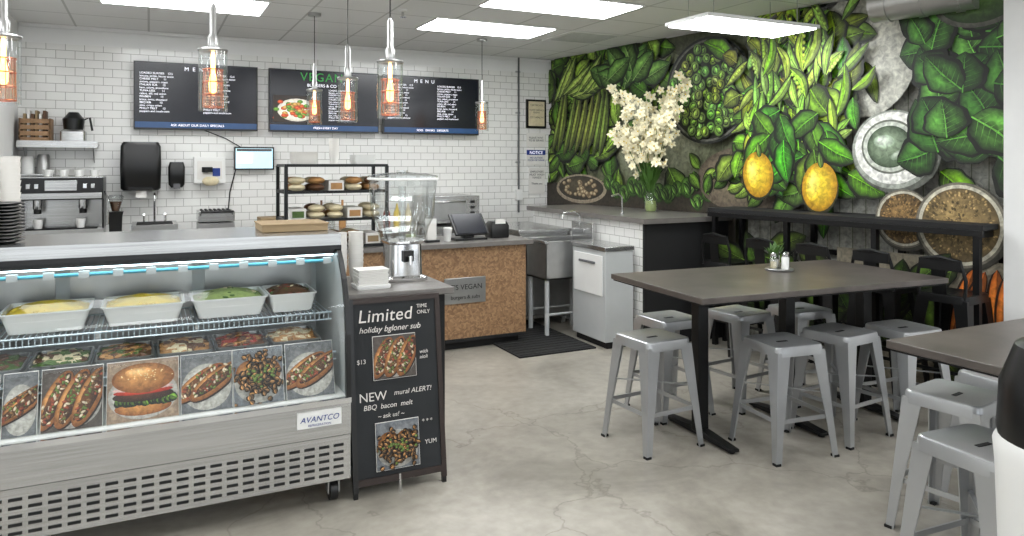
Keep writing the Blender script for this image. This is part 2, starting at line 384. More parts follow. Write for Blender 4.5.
p.ball(3.0, 1.60, .15, .13, (.16,.15,.13), (.2,.2,.2)); p.ball(3.0, 1.6, .13, .11, (.55,.42,.22), (.72,.6,.36))
for i in range(40): p.ball(3+R.gauss(0,.055), 1.6+R.gauss(0,.045), .012, .01, (.45,.32,.15), (.86,.74,.5), n=7)
p.ball(4.15, 2.45, .42, .5, (.72,.72,.67), (.85,.84,.79), n=30)
for i in range(190):
    x = R.gauss(3.55,.27); y = R.gauss(2.05,.42)
    if y < 1.3: continue
    c = (.34+R.random()*.28, .56+R.random()*.24, .08+R.random()*.14)
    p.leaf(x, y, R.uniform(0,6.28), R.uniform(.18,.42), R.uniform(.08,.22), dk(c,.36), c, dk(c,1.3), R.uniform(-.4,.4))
for i in range(84):
    x = 3.1+R.random()*1.0; y = 1.75+R.random()*1.05; a = R.uniform(-1.0,-2.5)+R.choice((0,3.14))
    c = (.54+R.random()*.20, .76+R.random()*.12, .18+R.random()*.16); L_ = R.uniform(.2,.44)
    p.leaf(x, y, a, L_, .07, dk(c,.5), c, dk(c,1.15), R.uniform(-.7,.7), False)
    if i % 3 == 0:
        for k in range(5): p.ball(x+math.cos(a)*L_*(.2+.14*k), y+math.sin(a)*L_*(.2+.14*k), .018, .018, dk(c,.6), dk(c,1.25), n=10)
for i in range(26): 
    c = (.16+.14*R.random(), .36+.18*R.random(), .08); p.leaf(3.55+R.uniform(-.35,.4), 1.75+R.uniform(-.15,.3), R.uniform(-2.8,-.3), .36, .17, dk(c,.42), dk(c,1.3), dk(c,1.9), .2)
def pepper(x, y, r, a):
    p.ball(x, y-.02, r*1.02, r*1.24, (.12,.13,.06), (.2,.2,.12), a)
    p.ball(x, y, r*.95, r*1.2, (.66,.46,.03), (.97,.86,.20), a, -.2, .3, 28)
    p.ball(x-r*.3, y+r*.1, r*.42, r*.8, (.91,.76,.12), (.98,.93,.42), a, n=20); p.leaf(x+r*.1, y+r*.9, 1.7, r*.8, r*.25, (.25,.38,.1), (.45,.58,.24), None)
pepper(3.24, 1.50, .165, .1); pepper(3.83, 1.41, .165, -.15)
p.ball(4.44, 1.68, .33, .30, (.30,.31,.28), (.5,.5,.47), n=40)
p.ball(4.42, 1.70, .31, .29, (.55,.57,.53), (.78,.79,.75), n=40); p.ball(4.42, 1.71, .285, .265, (.86,.86,.83), (.95,.95,.93), n=40)
p.ball(4.40, 1.72, .215, .20, (.38,.40,.35), (.5,.52,.46), n=36); p.ball(4.40, 1.72, .20, .185, (.74,.76,.71), (.82,.84,.8), n=36); p.ball(4.40, 1.72, .17, .155, (.20,.27,.18), (.58,.66,.54), n=36)
p.ball(4.36, 1.76, .08, .05, (.55,.64,.52), (.92,.95,.9), n=20); p.ball(4.46, 1.66, .06, .03, (.4,.48,.38), (.75,.8,.72), .5, n=16)
for i in range(70):
    x = 4.66+R.random()*.85; y = 1.62+R.random()*1.05; k = R.random(); c = (.15+k*.20, .34+k*.26, .09+k*.12)
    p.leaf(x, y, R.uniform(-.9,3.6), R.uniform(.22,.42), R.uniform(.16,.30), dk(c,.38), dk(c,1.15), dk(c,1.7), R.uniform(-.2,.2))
p.ball(5.02, 2.70, .30, .20, (.26,.26,.23), (.46,.46,.42), n=30); p.ball(5.02, 2.70, .26, .17, (.10,.18,.06), (.30,.44,.16), n=30)
def grain(x, y, r, c):
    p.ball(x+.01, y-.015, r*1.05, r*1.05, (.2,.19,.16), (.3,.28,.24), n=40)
    p.ball(x, y, r, r*1.0, (.40,.38,.33), (.5,.48,.44), n=40); p.ball(x, y, r*.94, r*.94, (.74,.72,.64), (.83,.81,.74), n=40)
    p.ball(x, y, r*.86, r*.86, dk(c,.5), c, n=40)
    for i in range(380):
        a = R.random()*6.28; q = R.random()**.5*r*.82; f = .55+R.random()*.8
        p.ball(x+q*math.cos(a), y+q*math.sin(a), .012, .008, dk(c,f*.6), tuple(min(1,k*f) for k in c), a, n=6)
p.rect(4.0, 5.62, .0, .95, (.5,.47,.4), (.62,.58,.5))
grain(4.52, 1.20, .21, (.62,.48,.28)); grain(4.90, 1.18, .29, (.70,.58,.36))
for i in range(40): c = G(); p.leaf(2.9+R.random()*2.1, .3+R.random()*.6, R.uniform(0,6.28), .4, .17, dk(c,.25), dk(c,.8), dk(c,1.2))
for i in range(7): p.leaf(5.0+i*.07, .93-.05*R.random(), -1.9+R.random()*.5, .5, .09, (.60,.28,.07), (.82,.46,.16), None)
p.done(M_paint, wall_right)

# ---------------------------------------------------------------- ceiling lights
def panel(x0, y0, x1=None, y1=None):
    x1 = x1 or x0+1.22; y1 = y1 or y0+.6
    b = B('ceiling_light_panel'); b.box(x0, x1, y0, y1, CH-.012, CH-.002, M_plw); b.box(x0+.02, x1-.02, y0+.02, y1-.02, CH-.016, CH-.0125, M_light); b.done()
for x, y in ((-.35,6.05),(2.26,6.05),(2.38,4.85),(-.6,3.6),(1.3,2.9),(-.8,1.3),(1.8,.9),(3.9,.9),(-.8,-1.3),(1.8,-1.3),(4.0,-1.3),(-2.3,4.9),(-2.3,2.4)): panel(x, y)
b = B('hanging_light_panel')
b.box(3.46, 4.55, 3.95, 4.42, 2.62, 2.645, M_plw); b.box(3.48, 4.53, 3.97, 4.40, 2.612, 2.6195, M_light)
for x in (3.6, 4.42):
    for y in (4.05, 4.32): b.tube([(x,y,2.645),(x,y,CH)], .003, M_steel2, 5)
b.done()
b = B('ventilation_duct'); b.tube([(4.72,3.62,2.74),(4.80,3.3,2.74),(4.88,2.98,2.74)], .125, M_duct, 20)
for t in (.15,.5,.85): 
    q = Vector((4.72,3.62,2.74)).lerp(Vector((4.88,2.98,2.74)), t); d = Vector((.16,-.64,.0)).normalized()*.02; b.tube([q-d,q+d], .132, M_duct, 20)
b.done()
b = B('sprinkler_head'); b.cyl((1.9,5.9,CH-.02), .04, .02, M_plw); b.cyl((1.9,5.9,CH-.06), .012, .04, M_chrome, 8); b.cyl((1.9,5.9,CH-.065), .03, .004, M_chrome, 12); b.done()
b = B('air_vent'); b.box(3.66,4.27,6.1,6.70,CH-.010,CH-.001,M_plw)
for i in range(9): b.box(3.71,4.22,6.15+i*.055,6.168+i*.055,CH-.013,CH-.0105,M_ppl)
b.done()

def pendant(x, y, z0):
    b = B('pendant_lamp'); c = (x,y,z0)
    b.cyl((x,y,CH-.025), .055, .025, M_steel2); b.tube([(x,y,z0+.50),(x,y,CH-.02)], .0035, M_black, 6)
    b.lathe(c, [(.008,.52),(.017,.50),(.017,.37),(.024,.36),(.024,.31),(.040,.305),(.040,.298)], M_steel2, 16)
    b.lathe(c, [(.066,.300),(.070,.294),(.066,.286)], M_steel2, 24)
    b.lathe(c, [(.066,.29),(.066,.0)], M_glass, 24, False, False)
    b.lathe(c, [(.040,.20),(.046,.05),(.042,.02)], M_amber, 20, False, False)
    for k in range(10):
        a = 2*math.pi*k/10; b.tube([(x+.047*math.cos(a),y+.047*math.sin(a),z0+.02),(x+.042*math.cos(a),y+.042*math.sin(a),z0+.20)],.0012,M_cop,5)
    for zz in (.02,.08,.14,.20): b.lathe(c, [(.048,zz-.0025),(.0495,zz),(.048,zz+.0025)], M_cop, 20, False, False)
    b.lathe(c, [(.006,.29),(.010,.27),(.010,.19),(.019,.14),(.018,.10),(.006,.085)], M_bulb, 14)
    b.done()
for x, y, z in ((-.56,3.80,1.85),(.278,3.82,1.85),(1.12,3.69,1.83),(1.19,4.88,1.87),(1.27,6.38,1.93),(3.08,6.93,1.93)): pendant(x,y,z)

# ---------------------------------------------------------------- menus
def screen(x0, x1, kind):
    b = B('menu_display_screen'); z0, z1 = 1.925, 2.58
    b.box(x0, x1, 7.90, 7.95, z0, z1, M_blackp); b.box(x0+.3, x1-.3, 7.95, 7.999, 2.1, 2.4, M_blackp)
    b.box(x0+.012, x1-.012, 7.897, 7.8995, z0+.018, z1-.012, M_screen)
    b.box(x0+.012, x1-.012, 7.8955, 7.8968, z0+.018, z0+.075, M_screenb); o = b.done()
    y = 7.8945; w = x1-x0; cx = (x0+x1)/2
    items1 = "LOADED BURGER    12.5\nlettuce, pickle, house sauce\nCHEESE MELT      11\nonions, peppers, mayo\nITALIAN SUB      13\nham, salami, provolone\nTUNA-LESS        11\ncelery, dill, red onion\nREUBEN           13\nkraut, swiss, thousand\nBBQ RIB          13\nslaw, crispy onion\nPHILLY MELT      12\npeppers and mushroom"
    if kind == 0:
        text(o, 'M  E  N  U', (cx,y,z1-.075), .055, M_txtw, align='CENTER')
        text(o, items1, (x0+.05,y,z1-.12), .027, M_txtw, sp=1.05); text(o, items1, (cx+.05,y,z1-.12), .027, M_txtw, sp=1.05)
        text(o, "ASK ABOUT OUR DAILY SPECIALS", (cx,y,z0+.035), .032, M_txtw, align='CENTER')
    elif kind == 1:
        text(o, 'VEGAN', (cx-.04,y,z1-.115), .125, M_txtg, align='CENTER', ch=1.15); text(o, 'BURGERS & CO', (cx-.04,y,z1-.175), .045, M_txtw, align='CENTER')
        text(o, items1, (cx+.03,y,z1-.215), .023, M_txtw, sp=1.05)
        text(o, "FRESH EVERY DAY", (cx,y,z0+.035), .032, M_txtw, align='CENTER')
        q = P('menu_picture', (x0+.04,y,z0+.10), (1,0,0), (0,0,1), (0,-1,0)); q.clip = (0,.5,0,.3)
        q.rect(0,.48,0,.28,(.16,.12,.09)); q.ball(.24,.13,.2,.12,(.8,.78,.72),(.95,.94,.9))
        for i in range(70): q.ball(.24+R.gauss(0,.09), .14+R.gauss(0,.045), .03, .02, *R.choice((((.2,.4,.1),(.5,.7,.25)),((.6,.2,.08),(.9,.4,.2)),((.6,.4,.15),(.9,.75,.4)))), n=9)
        q.done(M_scrpic, o)
    else:
        text(o, 'M  E  N  U', (cx-.1,y,z1-.075), .055, M_txtw, align='CENTER')
        for k in range(2): text(o, items1, (x0+.05+k*.58,y,z1-.115), .027, M_txtw, sp=1.05)
        text(o, "SIDES   DRINKS   DESSERTS", (cx,y,z0+.035), .032, M_txtw, align='CENTER')
screen(-.13, 1.0, 0); screen(1.11, 2.27, 1); screen(2.32, 3.47, 2)

b = B('paper_towel_dispenser'); b.rr((-.067,7.88,1.34), [(.15,0),(.17,.02),(.175,.25),(.17,.42),(.15,.46)], M_blackp, .62, .3)
b.box(-.17,.035,7.765,7.775,1.345,1.375,M_blackm); b.box(-.11,-.02,7.80,7.802,1.27,1.36,M_paper); b.done()
b = B('soap_dispenser'); b.rr((.245,7.93,1.36), [(.05,0),(.07,.03),(.075,.2),(.06,.25)], M_blackp, .85, .4); b.box(.215,.275,7.86,7.87,1.35,1.40,M_gtext); b.done()
b = B('glove_box_holder'); b.box(.40,.69,7.88,7.998,1.40,1.66,M_plw); b.box(.43,.66,7.876,7.8795,1.44,1.62,M_paper)
b.lathe((.52,7.87,1.53),[(.05,-.02),(.05,.03)],M_blackm,16); b.box(.57,.64,7.87,7.876,1.47,1.55,M_blue); b.ell((.55,7.86,1.42),(.08,.04,.05),M_cream); b.done(bevel=.006)
b = B('order_tablet'); b.box(.775,1.165,7.92,7.95,1.53,1.765,M_blackp); b.box(.79,1.15,7.917,7.9195,1.545,1.75,M_screenw); b.box(.9,1.04,7.95,7.999,1.6,1.7,M_blackp)
b.box(.80,1.14,7.914,7.9165,1.72,1.745,M_gtext); b.box(.80,.95,7.914,7.9165,1.60,1.70,M_txtw)
b.tube([(.80,7.985,1.55),(.74,7.985,1.3),(.72,7.985,1.05)],.006,M_black); b.tube([(.85,7.985,1.76),(.70,7.985,1.85),(.5,7.985,1.93)],.005,M_black); b.done()
b = B('framed_certificate'); b.box(4.14,4.41,7.97,7.999,2.03,2.38,M_black); b.box(4.165,4.385,7.966,7.9695,2.055,2.355,M_cream); o = b.done()
text(o,'CERTIFICATE\n\nFOOD SERVICE\nPERMIT\n\nCITY HEALTH',(4.275,7.964,2.3),.03,M_gtext,align='CENTER')
b = B('notice_poster'); b.box(4.15,4.41,7.99,7.999,1.80,1.97,M_paper); b.box(4.15,4.41,7.99,7.999,1.575,1.76,M_paper); b.box(4.15,4.41,7.987,7.9895,1.70,1.76,M_blue)
b.box(4.18,4.40,7.99,7.999,1.22,1.54,M_paper); o = b.done()
text(o,'NOTICE',(4.28,7.985,1.712),.05,M_txtw,align='CENTER'); text(o,'NO OUTSIDE\nFOOD OR DRINK',(4.28,7.985,1.655),.03,M_blue,align='CENTER'); text(o,'EMPLOYEES\nMUST WASH\nHANDS\n\nThank you',(4.29,7.985,1.48),.036,M_gtext,align='CENTER'); text(o,'PLEASE WAIT\nTO BE SERVED',(4.28,7.985,1.90),.033,M_gtext,align='CENTER')
b = B('electrical_conduit'); b.tube([(4.03,7.97,1.0),(4.03,7.97,CH)],.012,M_gtext); b.box(3.99,4.07,7.94,7.999,1.15,1.28,M_plw)
for z in (1.6,2.2,2.7): b.box(4.0,4.06,7.985,7.999,z,z+.02,M_steel2)
b.done()

# ---------------------------------------------------------------- back counter and appliances
b = B('prep_counter'); b.box(-1.05,3.4,7.38,7.995,.10,.88,M_steel); b.box(-1.05,3.4,7.33,7.997,.88,.92,M_steel); b.box(-1.0,3.35,7.45,7.95,0,.10,M_blackm)
for i in range(8): b.box(-1.0+i*.55,-.5+i*.55,7.365,7.379,.15,.84,M_steel2); b.box(-.85+i*.55,-.65+i*.55,7.345,7.36,.78,.80,M_chrome)
b.done(bevel=.004)
b = B('espresso_machine'); b.box(-1.0,-.36,7.45,7.93,.95,1.02,M_steel2); b.box(-.98,-.38,7.66,7.93,1.02,1.30,M_steel); b.box(-1.0,-.36,7.42,7.93,1.28,1.47,M_blackp)
b.box(-.99,-.37,7.413,7.42,1.29,1.34,M_steel); b.box(-.80,-.56,7.413,7.42,1.36,1.45,M_steel)
b.box(-1.0,-.36,7.42,7.93,1.47,1.48,M_steel)
for x in (-1.0,-.37): b.box(x,x+.012,7.46,7.93,1.02,1.28,M_blackp)
for x in (-.86,-.52): b.cyl((x,7.5,1.20),.035,.08,M_chrome); b.tube([(x,7.5,1.22),(x,7.36,1.20)],.012,M_blackp); b.cyl((x,7.5,1.16),.03,.04,M_blackp)
for x in (-.92,-.86,-.5,-.44): b.box(x-.015,x+.015,7.408,7.42,1.38,1.42,M_chrome)
for i in range(4):
    for j in range(2): b.lathe((-.80+i*.12,7.6+j*.15,1.48),[(.025,0),(.038,.06),(.036,.06)],M_plw,12)
b.box(-.95,-.41,7.46,7.60,1.02,1.03,M_blackm)
for x in (-.86,-.54): b.lathe((x,7.53,1.03),[(.03,0),(.04,.08),(.038,.08)],M_plw,14)
b.tube([(-1.0,7.45,1.3),(-1.03,7.40,1.2),(-1.02,7.4,1.05)],.007,M_chrome); b.tube([(-.35,7.45,1.35),(-.32,7.38,1.28),(-.32,7.38,1.06)],.007,M_chrome)
for x in (-.95,-.41):
    for y in (7.5,7.88): b.cyl((x,y,.92),.02,.03,M_blackp,10)
b.done(bevel=.006)
b = B('coffee_grinder'); b.rr((-.27,7.58,.92),[(.075,0),(.075,.03),(.05,.05),(.055,.20),(.065,.24)],M_blackp); b.lathe((-.27,7.58,1.16),[(.03,0),(.065,.12),(.07,.13),(.05,.15)],M_jar,16); b.lathe((-.27,7.58,1.16),[(.028,.005),(.05,.09)],M_brn,16); b.done()
b = B('wall_shelf'); b.box(-1.04,-.42,7.70,7.999,1.76,1.785,M_steel); b.box(-1.04,-.42,7.695,7.70,1.74,1.80,M_steel)
for x in (-1.0,-.46): b.prismx([(7.98,1.76),(7.75,1.76),(7.98,1.6)],x-.004,x+.004,M_steel2)
b.done()
b = B('wooden_crate')
for k in range(4): b.box(-1.03,-.79,7.74,7.75,1.79+k*.055,1.83+k*.055,M_wood); b.box(-1.03,-.79,7.96,7.97,1.79+k*.055,1.83+k*.055,M_wood)
for x in (-1.03,-.8): b.box(x,x+.012,7.74,7.97,1.787,2.0,M_wood)
b.box(-1.02,-.8,7.75,7.96,1.787,1.80,M_wood)
for i in range(6): b.box(-1.0+i*.03,-.98+i*.03,7.76,7.95,1.80,2.04+.03*(i%2),(M_card,M_paper,M_brn)[i%3])
b.done()
b = B('food_processor'); b.rr((-.62,7.86,1.787),[(.10,0),(.10,.10),(.08,.12)],M_steel); b.lathe((-.62,7.86,1.907),[(.08,0),(.09,.10),(.07,.12),(.04,.16)],M_blackp,18); b.tube([(-.54,7.86,2.0),(-.49,7.86,2.02),(-.47,7.86,1.9)],.01,M_blackp); b.done()
b = B('steel_canister')
b.lathe((-.98,7.90,1.50),[(.05,0),(.05,.14),(.04,.16)],M_plw,16); b.lathe((-.86,7.90,1.50),[(.05,0),(.05,.16),(.04,.18)],M_steel2,16); b.box(-1.05,-.78,7.84,7.999,1.488,1.50,M_steel); b.done()
b = B('syrup_bottle')
b.lathe((1.62,7.78,.92),[(.036,0),(.038,.02),(.038,.19),(.012,.24),(.012,.29)],M_brn,16); b.lathe((1.73,7.8,.92),[(.036,0),(.038,.02),(.038,.19),(.012,.24),(.012,.29)],M_jar,16); b.lathe((1.84,7.78,.92),[(.036,0),(.038,.02),(.038,.19),(.012,.24),(.012,.29)],M_tan,16); b.done()
b = B('hand_sink'); b.box(-.14,.24,7.40,7.9,.922,1.04,M_steel); b.box(-.10,.20,7.44,7.80,1.041,1.043,M_blackm)
b.tube([(.05,7.86,1.04),(.05,7.86,1.24),(.05,7.83,1.29),(.05,7.76,1.31),(.05,7.69,1.29),(.05,7.67,1.24)],.011,M_chrome); b.tube([(-.04,7.86,1.04),(-.04,7.86,1.10),(-.04,7.80,1.11)],.01,M_chrome); b.tube([(.14,7.86,1.04),(.14,7.86,1.10),(.14,7.80,1.11)],.01,M_chrome); b.done(bevel=.006)
b = B('panini_press'); b.box(.42,.74,7.5,7.85,.94,1.03,M_steel2); b.box(.42,.74,7.5,7.85,1.045,1.14,M_steel); b.tube([(.44,7.55,1.10),(.44,7.42,1.14),(.72,7.42,1.14),(.72,7.55,1.10)],.012,M_blackp)
for i in range(7): b.box(.45+i*.04,.47+i*.04,7.51,7.84,1.14,1.15,M_blackm)
for x in (.45,.71):
    for y in (7.55,7.8): b.cyl((x,y,.92),.018,.02,M_blackp,10)
b.box(.44,.72,7.82,7.86,1.0,1.08,M_blackp); b.done(bevel=.005)
b = B('cutting_board_stack'); b.box(.92,1.5,7.45,7.85,.922,.96,M_wood); b.box(.95,1.47,7.47,7.83,.961,.99,M_plw); b.box(.98,1.44,7.5,7.8,.991,1.06,M_card); b.done(bevel=.004)
b = B('countertop_oven'); b.box(2.68,3.28,7.45,7.95,.95,1.24,M_steel); b.box(2.72,3.12,7.44,7.449,.99,1.20,M_steel2); b.tube([(2.74,7.41,1.18),(3.10,7.41,1.18)],.009,M_chrome)
for x in (2.75,3.09): b.tube([(x,7.41,1.18),(x,7.45,1.18)],.006,M_chrome)
for z in (1.04,1.1,1.16): b.box(3.17,3.22,7.435,7.449,z,z+.03,M_blackp)
for x in (2.72,3.24):
    for y in (7.5,7.9): b.cyl((x,y,.92),.018,.03,M_blackp,10)
b.done(bevel=.006)
b = B('sauce_bottle')
b.lathe((2.3,7.7,.92),[(.035,0),(.038,.02),(.038,.14),(.015,.19),(.008,.24)],M_red,16); b.lathe((2.42,7.72,.92),[(.035,0),(.038,.02),(.038,.14),(.015,.19),(.008,.24)],M_yel,16); b.lathe((2.54,7.7,.92),[(.035,0),(.038,.02),(.038,.14),(.015,.19),(.008,.24)],M_cream,16); b.done()

# ---------------------------------------------------------------- register counter (osb)
b = B('service_counter'); b.box(.78,3.02,5.83,6.40,.07,.88,M_osb); b.box(.85,2.97,5.88,6.35,0,.07,M_blackm); b.box(.75,3.07,5.78,6.45,.88,.92,M_counter)
b.box(.78,3.02,5.822,5.8295,.07,.10,M_blackm)
b.box(2.24,2.62,5.815,5.829,.40,.62,M_steel2); o = b.done(bevel=.003)
text(o,"IT'S VEGAN",(2.43,5.813,.52),.062,M_blackp,align='CENTER'); text(o,"burgers & subs",(2.43,5.813,.44),.045,M_blackp,align='CENTER')
b = B('bread_display_rack'); x0,x1,y0,y1 = .95,1.75,5.86,6.26
for x in (x0,x1):
    for y in (y0,y1): b.box(x-.013,x+.013,y-.013,y+.013,.92,1.58,M_black)
for z in (.925,1.14,1.36,1.57): 
    b.box(x0,x1,y0-.010,y0+.010,z,z+.022,M_black); b.box(x0,x1,y1-.010,y1+.010,z,z+.022,M_black); b.box(x0-.010,x0+.010,y0,y1,z,z+.022,M_black); b.box(x1-.010,x1+.010,y0,y1,z,z+.022,M_black)
    b.box(x0,x1,y0,y1,z+.004,z+.010,M_steel2)
for zi, z in enumerate((.936,1.150,1.371)):
    for i in range(5):
        xx = x0+.10+i*.15
        if (i+zi) % 3 == 1:
            b.box(xx-.06,xx+.06,y0+.05,y1-.05,z,z+.09,M_paper); b.box(xx-.045,xx+.045,y0+.045,y0+.049,z+.02,z+.07,R.choice((M_card,M_tan,M_grn)))
        else:
            for j in range(2):
                for k in range(2): b.ell((xx,y0+.1+j*.18,z+.035+k*.055),(.065,.085,.030),R.choice((M_tan,M_cream,M_tan,M_cream,M_brn)),14,8,R.uniform(-.3,.3))
b.done()
b = B('takeout_container_stack')
for i in range(6): b.rr((1.12,6.05,1.592+i*.013),[(.085,0),(.10,.03)],M_paper,1,.2)
for i in range(5): b.lathe((1.36,6.04,1.592+i*.03),[(.030,0),(.042,.09)],M_paper,16)
for i in range(3): b.rr((1.60,6.05,1.592+i*.02),[(.08,0),(.095,.035)],M_plw,1,.2)
b.done()
b = B('pos_terminal'); b.prism([(2.40,5.95),(2.70,5.95),(2.70,6.15),(2.40,6.15)],.92,.94,M_blackp); b.box(2.5,2.6,6.02,6.1,.94,1.04,M_blackp)
b.bar((2.55,5.94,.97),(2.55,6.12,1.14),.32,.02,M_blackp); b.bar((2.55,5.937,.982),(2.55,6.105,1.142),.28,.01,M_screen); b.done(bevel=.003)
b = B('receipt_printer'); b.rr((2.86,6.10,.92),[(.085,0),(.09,.02),(.09,.11),(.07,.15)],M_blackp,.9,.15); b.box(2.81,2.91,6.02,6.03,1.05,1.09,M_paper); b.done()
b = B('paper_cup'); b.lathe((2.33,5.98,.92),[(.028,0),(.04,.11),(.042,.115),(.03,.12)],M_plw,18); b.done()
b = B('menu_pamphlet_holder'); b.box(2.12,2.24,5.93,6.03,.92,.94,M_blackp); b.box(2.13,2.23,5.985,6.0,.94,1.12,M_plw); b.box(2.14,2.22,5.965,5.975,.94,1.08,M_paper); b.done()
b = B('tip_jar'); b.lathe((2.02,6.05,.92),[(.05,0),(.055,.02),(.055,.13),(.045,.15),(.045,.17)],M_jar,20); b.lathe((2.02,6.05,.925),[(.045,0),(.045,.06)],M_lgrn,16); b.done()

# ---------------------------------------------------------------- refrigerated display case
XL, XR = -1.0, .845
prof = [(3.40,.50),(3.40,.66),(3.405,.80),(3.43,.93),(3.48,1.05),(3.545,1.13),(3.60,1.18)]
b = B('refrigerated_display_case')
b.box(XL,XR,3.46,4.17,.13,.50,M_steel)
b.box(XL,XR,3.405,3.46,.34,.50,M_steel)
b.box(XL,XR,3.412,3.46,.13,.335,M_steel)
for r in range(5):
    for i in range(27):
        x = XL+.05+i*.066
        b.box(x,x+.046,3.4095,3.4125,.155+r*.033,.167+r*.033,M_blackm)
b.box(XL,XR,3.392,3.41,.488,.512,M_chrome)
b.box(XL,XR,3.60,4.20,1.185,1.255,M_steel); b.box(XL,XR,3.592,3.60,1.18,1.20,M_blackp)
b.box(XL,XR,4.12,4.19,.50,1.185,M_ppl)
for k in range(3): b.box(XL+.06+k*.60,XL+.60+k*.60,4.112,4.119,.56,1.10,M_steel2)
b.box(XL+.02,XR-.02,3.42,4.12,.50,.515,M_plw)
for x0 in (XL,XR-.022):
    b.prismx([(y+.02,z) for y,z in prof]+[(4.17,1.18),(4.17,.50)], x0+.004, x0+.018, M_ppl)
    for i in range(len(prof)-1):
        (ya,za),(yb,zb) = prof[i],prof[i+1]
        b.add([(x0,ya,za),(x0+.022,ya,za),(x0+.022,yb,zb),(x0,yb,zb),(x0,ya+.03,za),(x0+.022,ya+.03,za),(x0+.022,yb+.03,zb),(x0,yb+.03,zb)],
              [(0,1,2,3),(4,7,6,5),(0,3,7,4),(1,5,6,2),(0,4,5,1),(3,2,6,7)], M_blackp)
b.box(XL+.02,XR-.022,3.63,3.68,1.155,1.183,M_blackp); b.box(XL+.03,XR-.03,3.64,3.67,1.147,1.1545,M_strip)
b.tube([(XL+.03,3.66,1.120),(XR-.03,3.66,1.120)],.008,M_teal,8)
for k in range(14): b.box(XL+.08+k*.13,XL+.12+k*.13,3.652,3.668,1.105,1.135,M_ppl)
n = len(prof); vs = [(XL+.022,y+.006,z) for y,z in prof]+[(XR-.022,y+.006,z) for y,z in prof]
b.add(vs, [(i,i+1,n+i+1,n+i) for i in range(n-1)], M_cglass)
for zs, ya, yb in ((.86,3.68,4.11),(.685,3.58,4.11)):
    b.tube([(XL+.03,ya,zs),(XR-.03,ya,zs)],.005,M_wire,6); b.tube([(XL+.03,ya,zs-.035),(XR-.03,ya,zs-.035)],.004,M_wire,6)
    b.tube([(XL+.03,yb,zs),(XR-.03,yb,zs)],.005,M_wire,6)
    k = XL+.04
    while k < XR-.03:
        b.box(k-.002,k+.002,ya,yb,zs-.002,zs+.002,M_wire); b.box(k-.002,k+.002,ya-.002,ya+.002,zs-.035,zs,M_wire); k += .022
    for x in (-.6,-.2,.2,.6): b.box(x-.008,x+.008,ya,yb,zs-.03,zs-.004,M_steel2)
for x in (XL+.1,XR-.06):
    for y in (3.52,4.08):
        b.box(x-.035,x+.035,y-.035,y+.035,.115,.13,M_steel2); b.box(x-.028,x-.022,y-.03,y+.03,.04,.118,M_steel2); b.box(x+.022,x+.028,y-.03,y+.03,.04,.118,M_steel2)
        b.loft([[(xx,y+.05*math.cos(t),.05+.05*math.sin(t)) for t in [2*math.pi*i/18 for i in range(18)]] for xx in (x-.018,x+.018)], M_blackp)
b.box(.60,.80,3.400,3.404,.395,.470,M_plw)
case = b.done()
text(case,'AVANTCO',(.70,3.398,.422),.036,M_blue,align='CENTER',shear=.25); text(case,'REFRIGERATION',(.70,3.398,.402),.014,M_blue,align='CENTER')
def tub(x, y, z, w, d, h, fill, shell=M_plw, name='food_tub', big=1):
    b = B(name)
    b.rr((x,y,z),[(w*.42,0),(w*.5,h),(w*.52,h),(w*.52,h+.006),(w*.485,h+.006),(w*.47,h*.6)],shell,d/w,.15,True,False)
    b.rr((x,y,z),[(w*.44,h*.55),(w*.475,h*.85),(w*.3,h*1.15),(w*.1,h*1.35)],fill[0],d/w,.2)
    for i in range(85):
        a = R.random()*6.28; q = R.random()**.5*.42
        b.ell((x+q*w*math.cos(a),y+q*d*math.sin(a),z+h*(1.32-1.0*q)+R.random()*.008),((.010+.016*R.random())*big,(.006+.008*R.random())*big,.008*big),R.choice(fill),6,4,R.random()*3)
    b.done()
for x, f in ((-.78,(M_cream,M_tan)),(-.40,(M_yel,M_yel,M_yel)),(-.02,(M_yel,M_yel,M_cream)),(.35,(M_lgrn,M_grn,M_cream,M_cream)),(.64,(M_brn,M_grn,M_red,M_cream))):
    tub(x, 3.87, .867, .33 if x < .5 else .22, .30, .085, f)
for i, f in enumerate(((M_brn,M_grn),(M_grn,M_brn,M_brn),(M_grn,M_cream,M_brn),(M_brn,M_grn,M_tan),(M_tan,M_brn,M_cream),(M_brn,M_tan,M_red),(M_tan,M_cream))):
    tub(-.83+i*.245, 3.78, .692, .22, .30, .05, f, M_steel2, 'food_tray', 1.7)
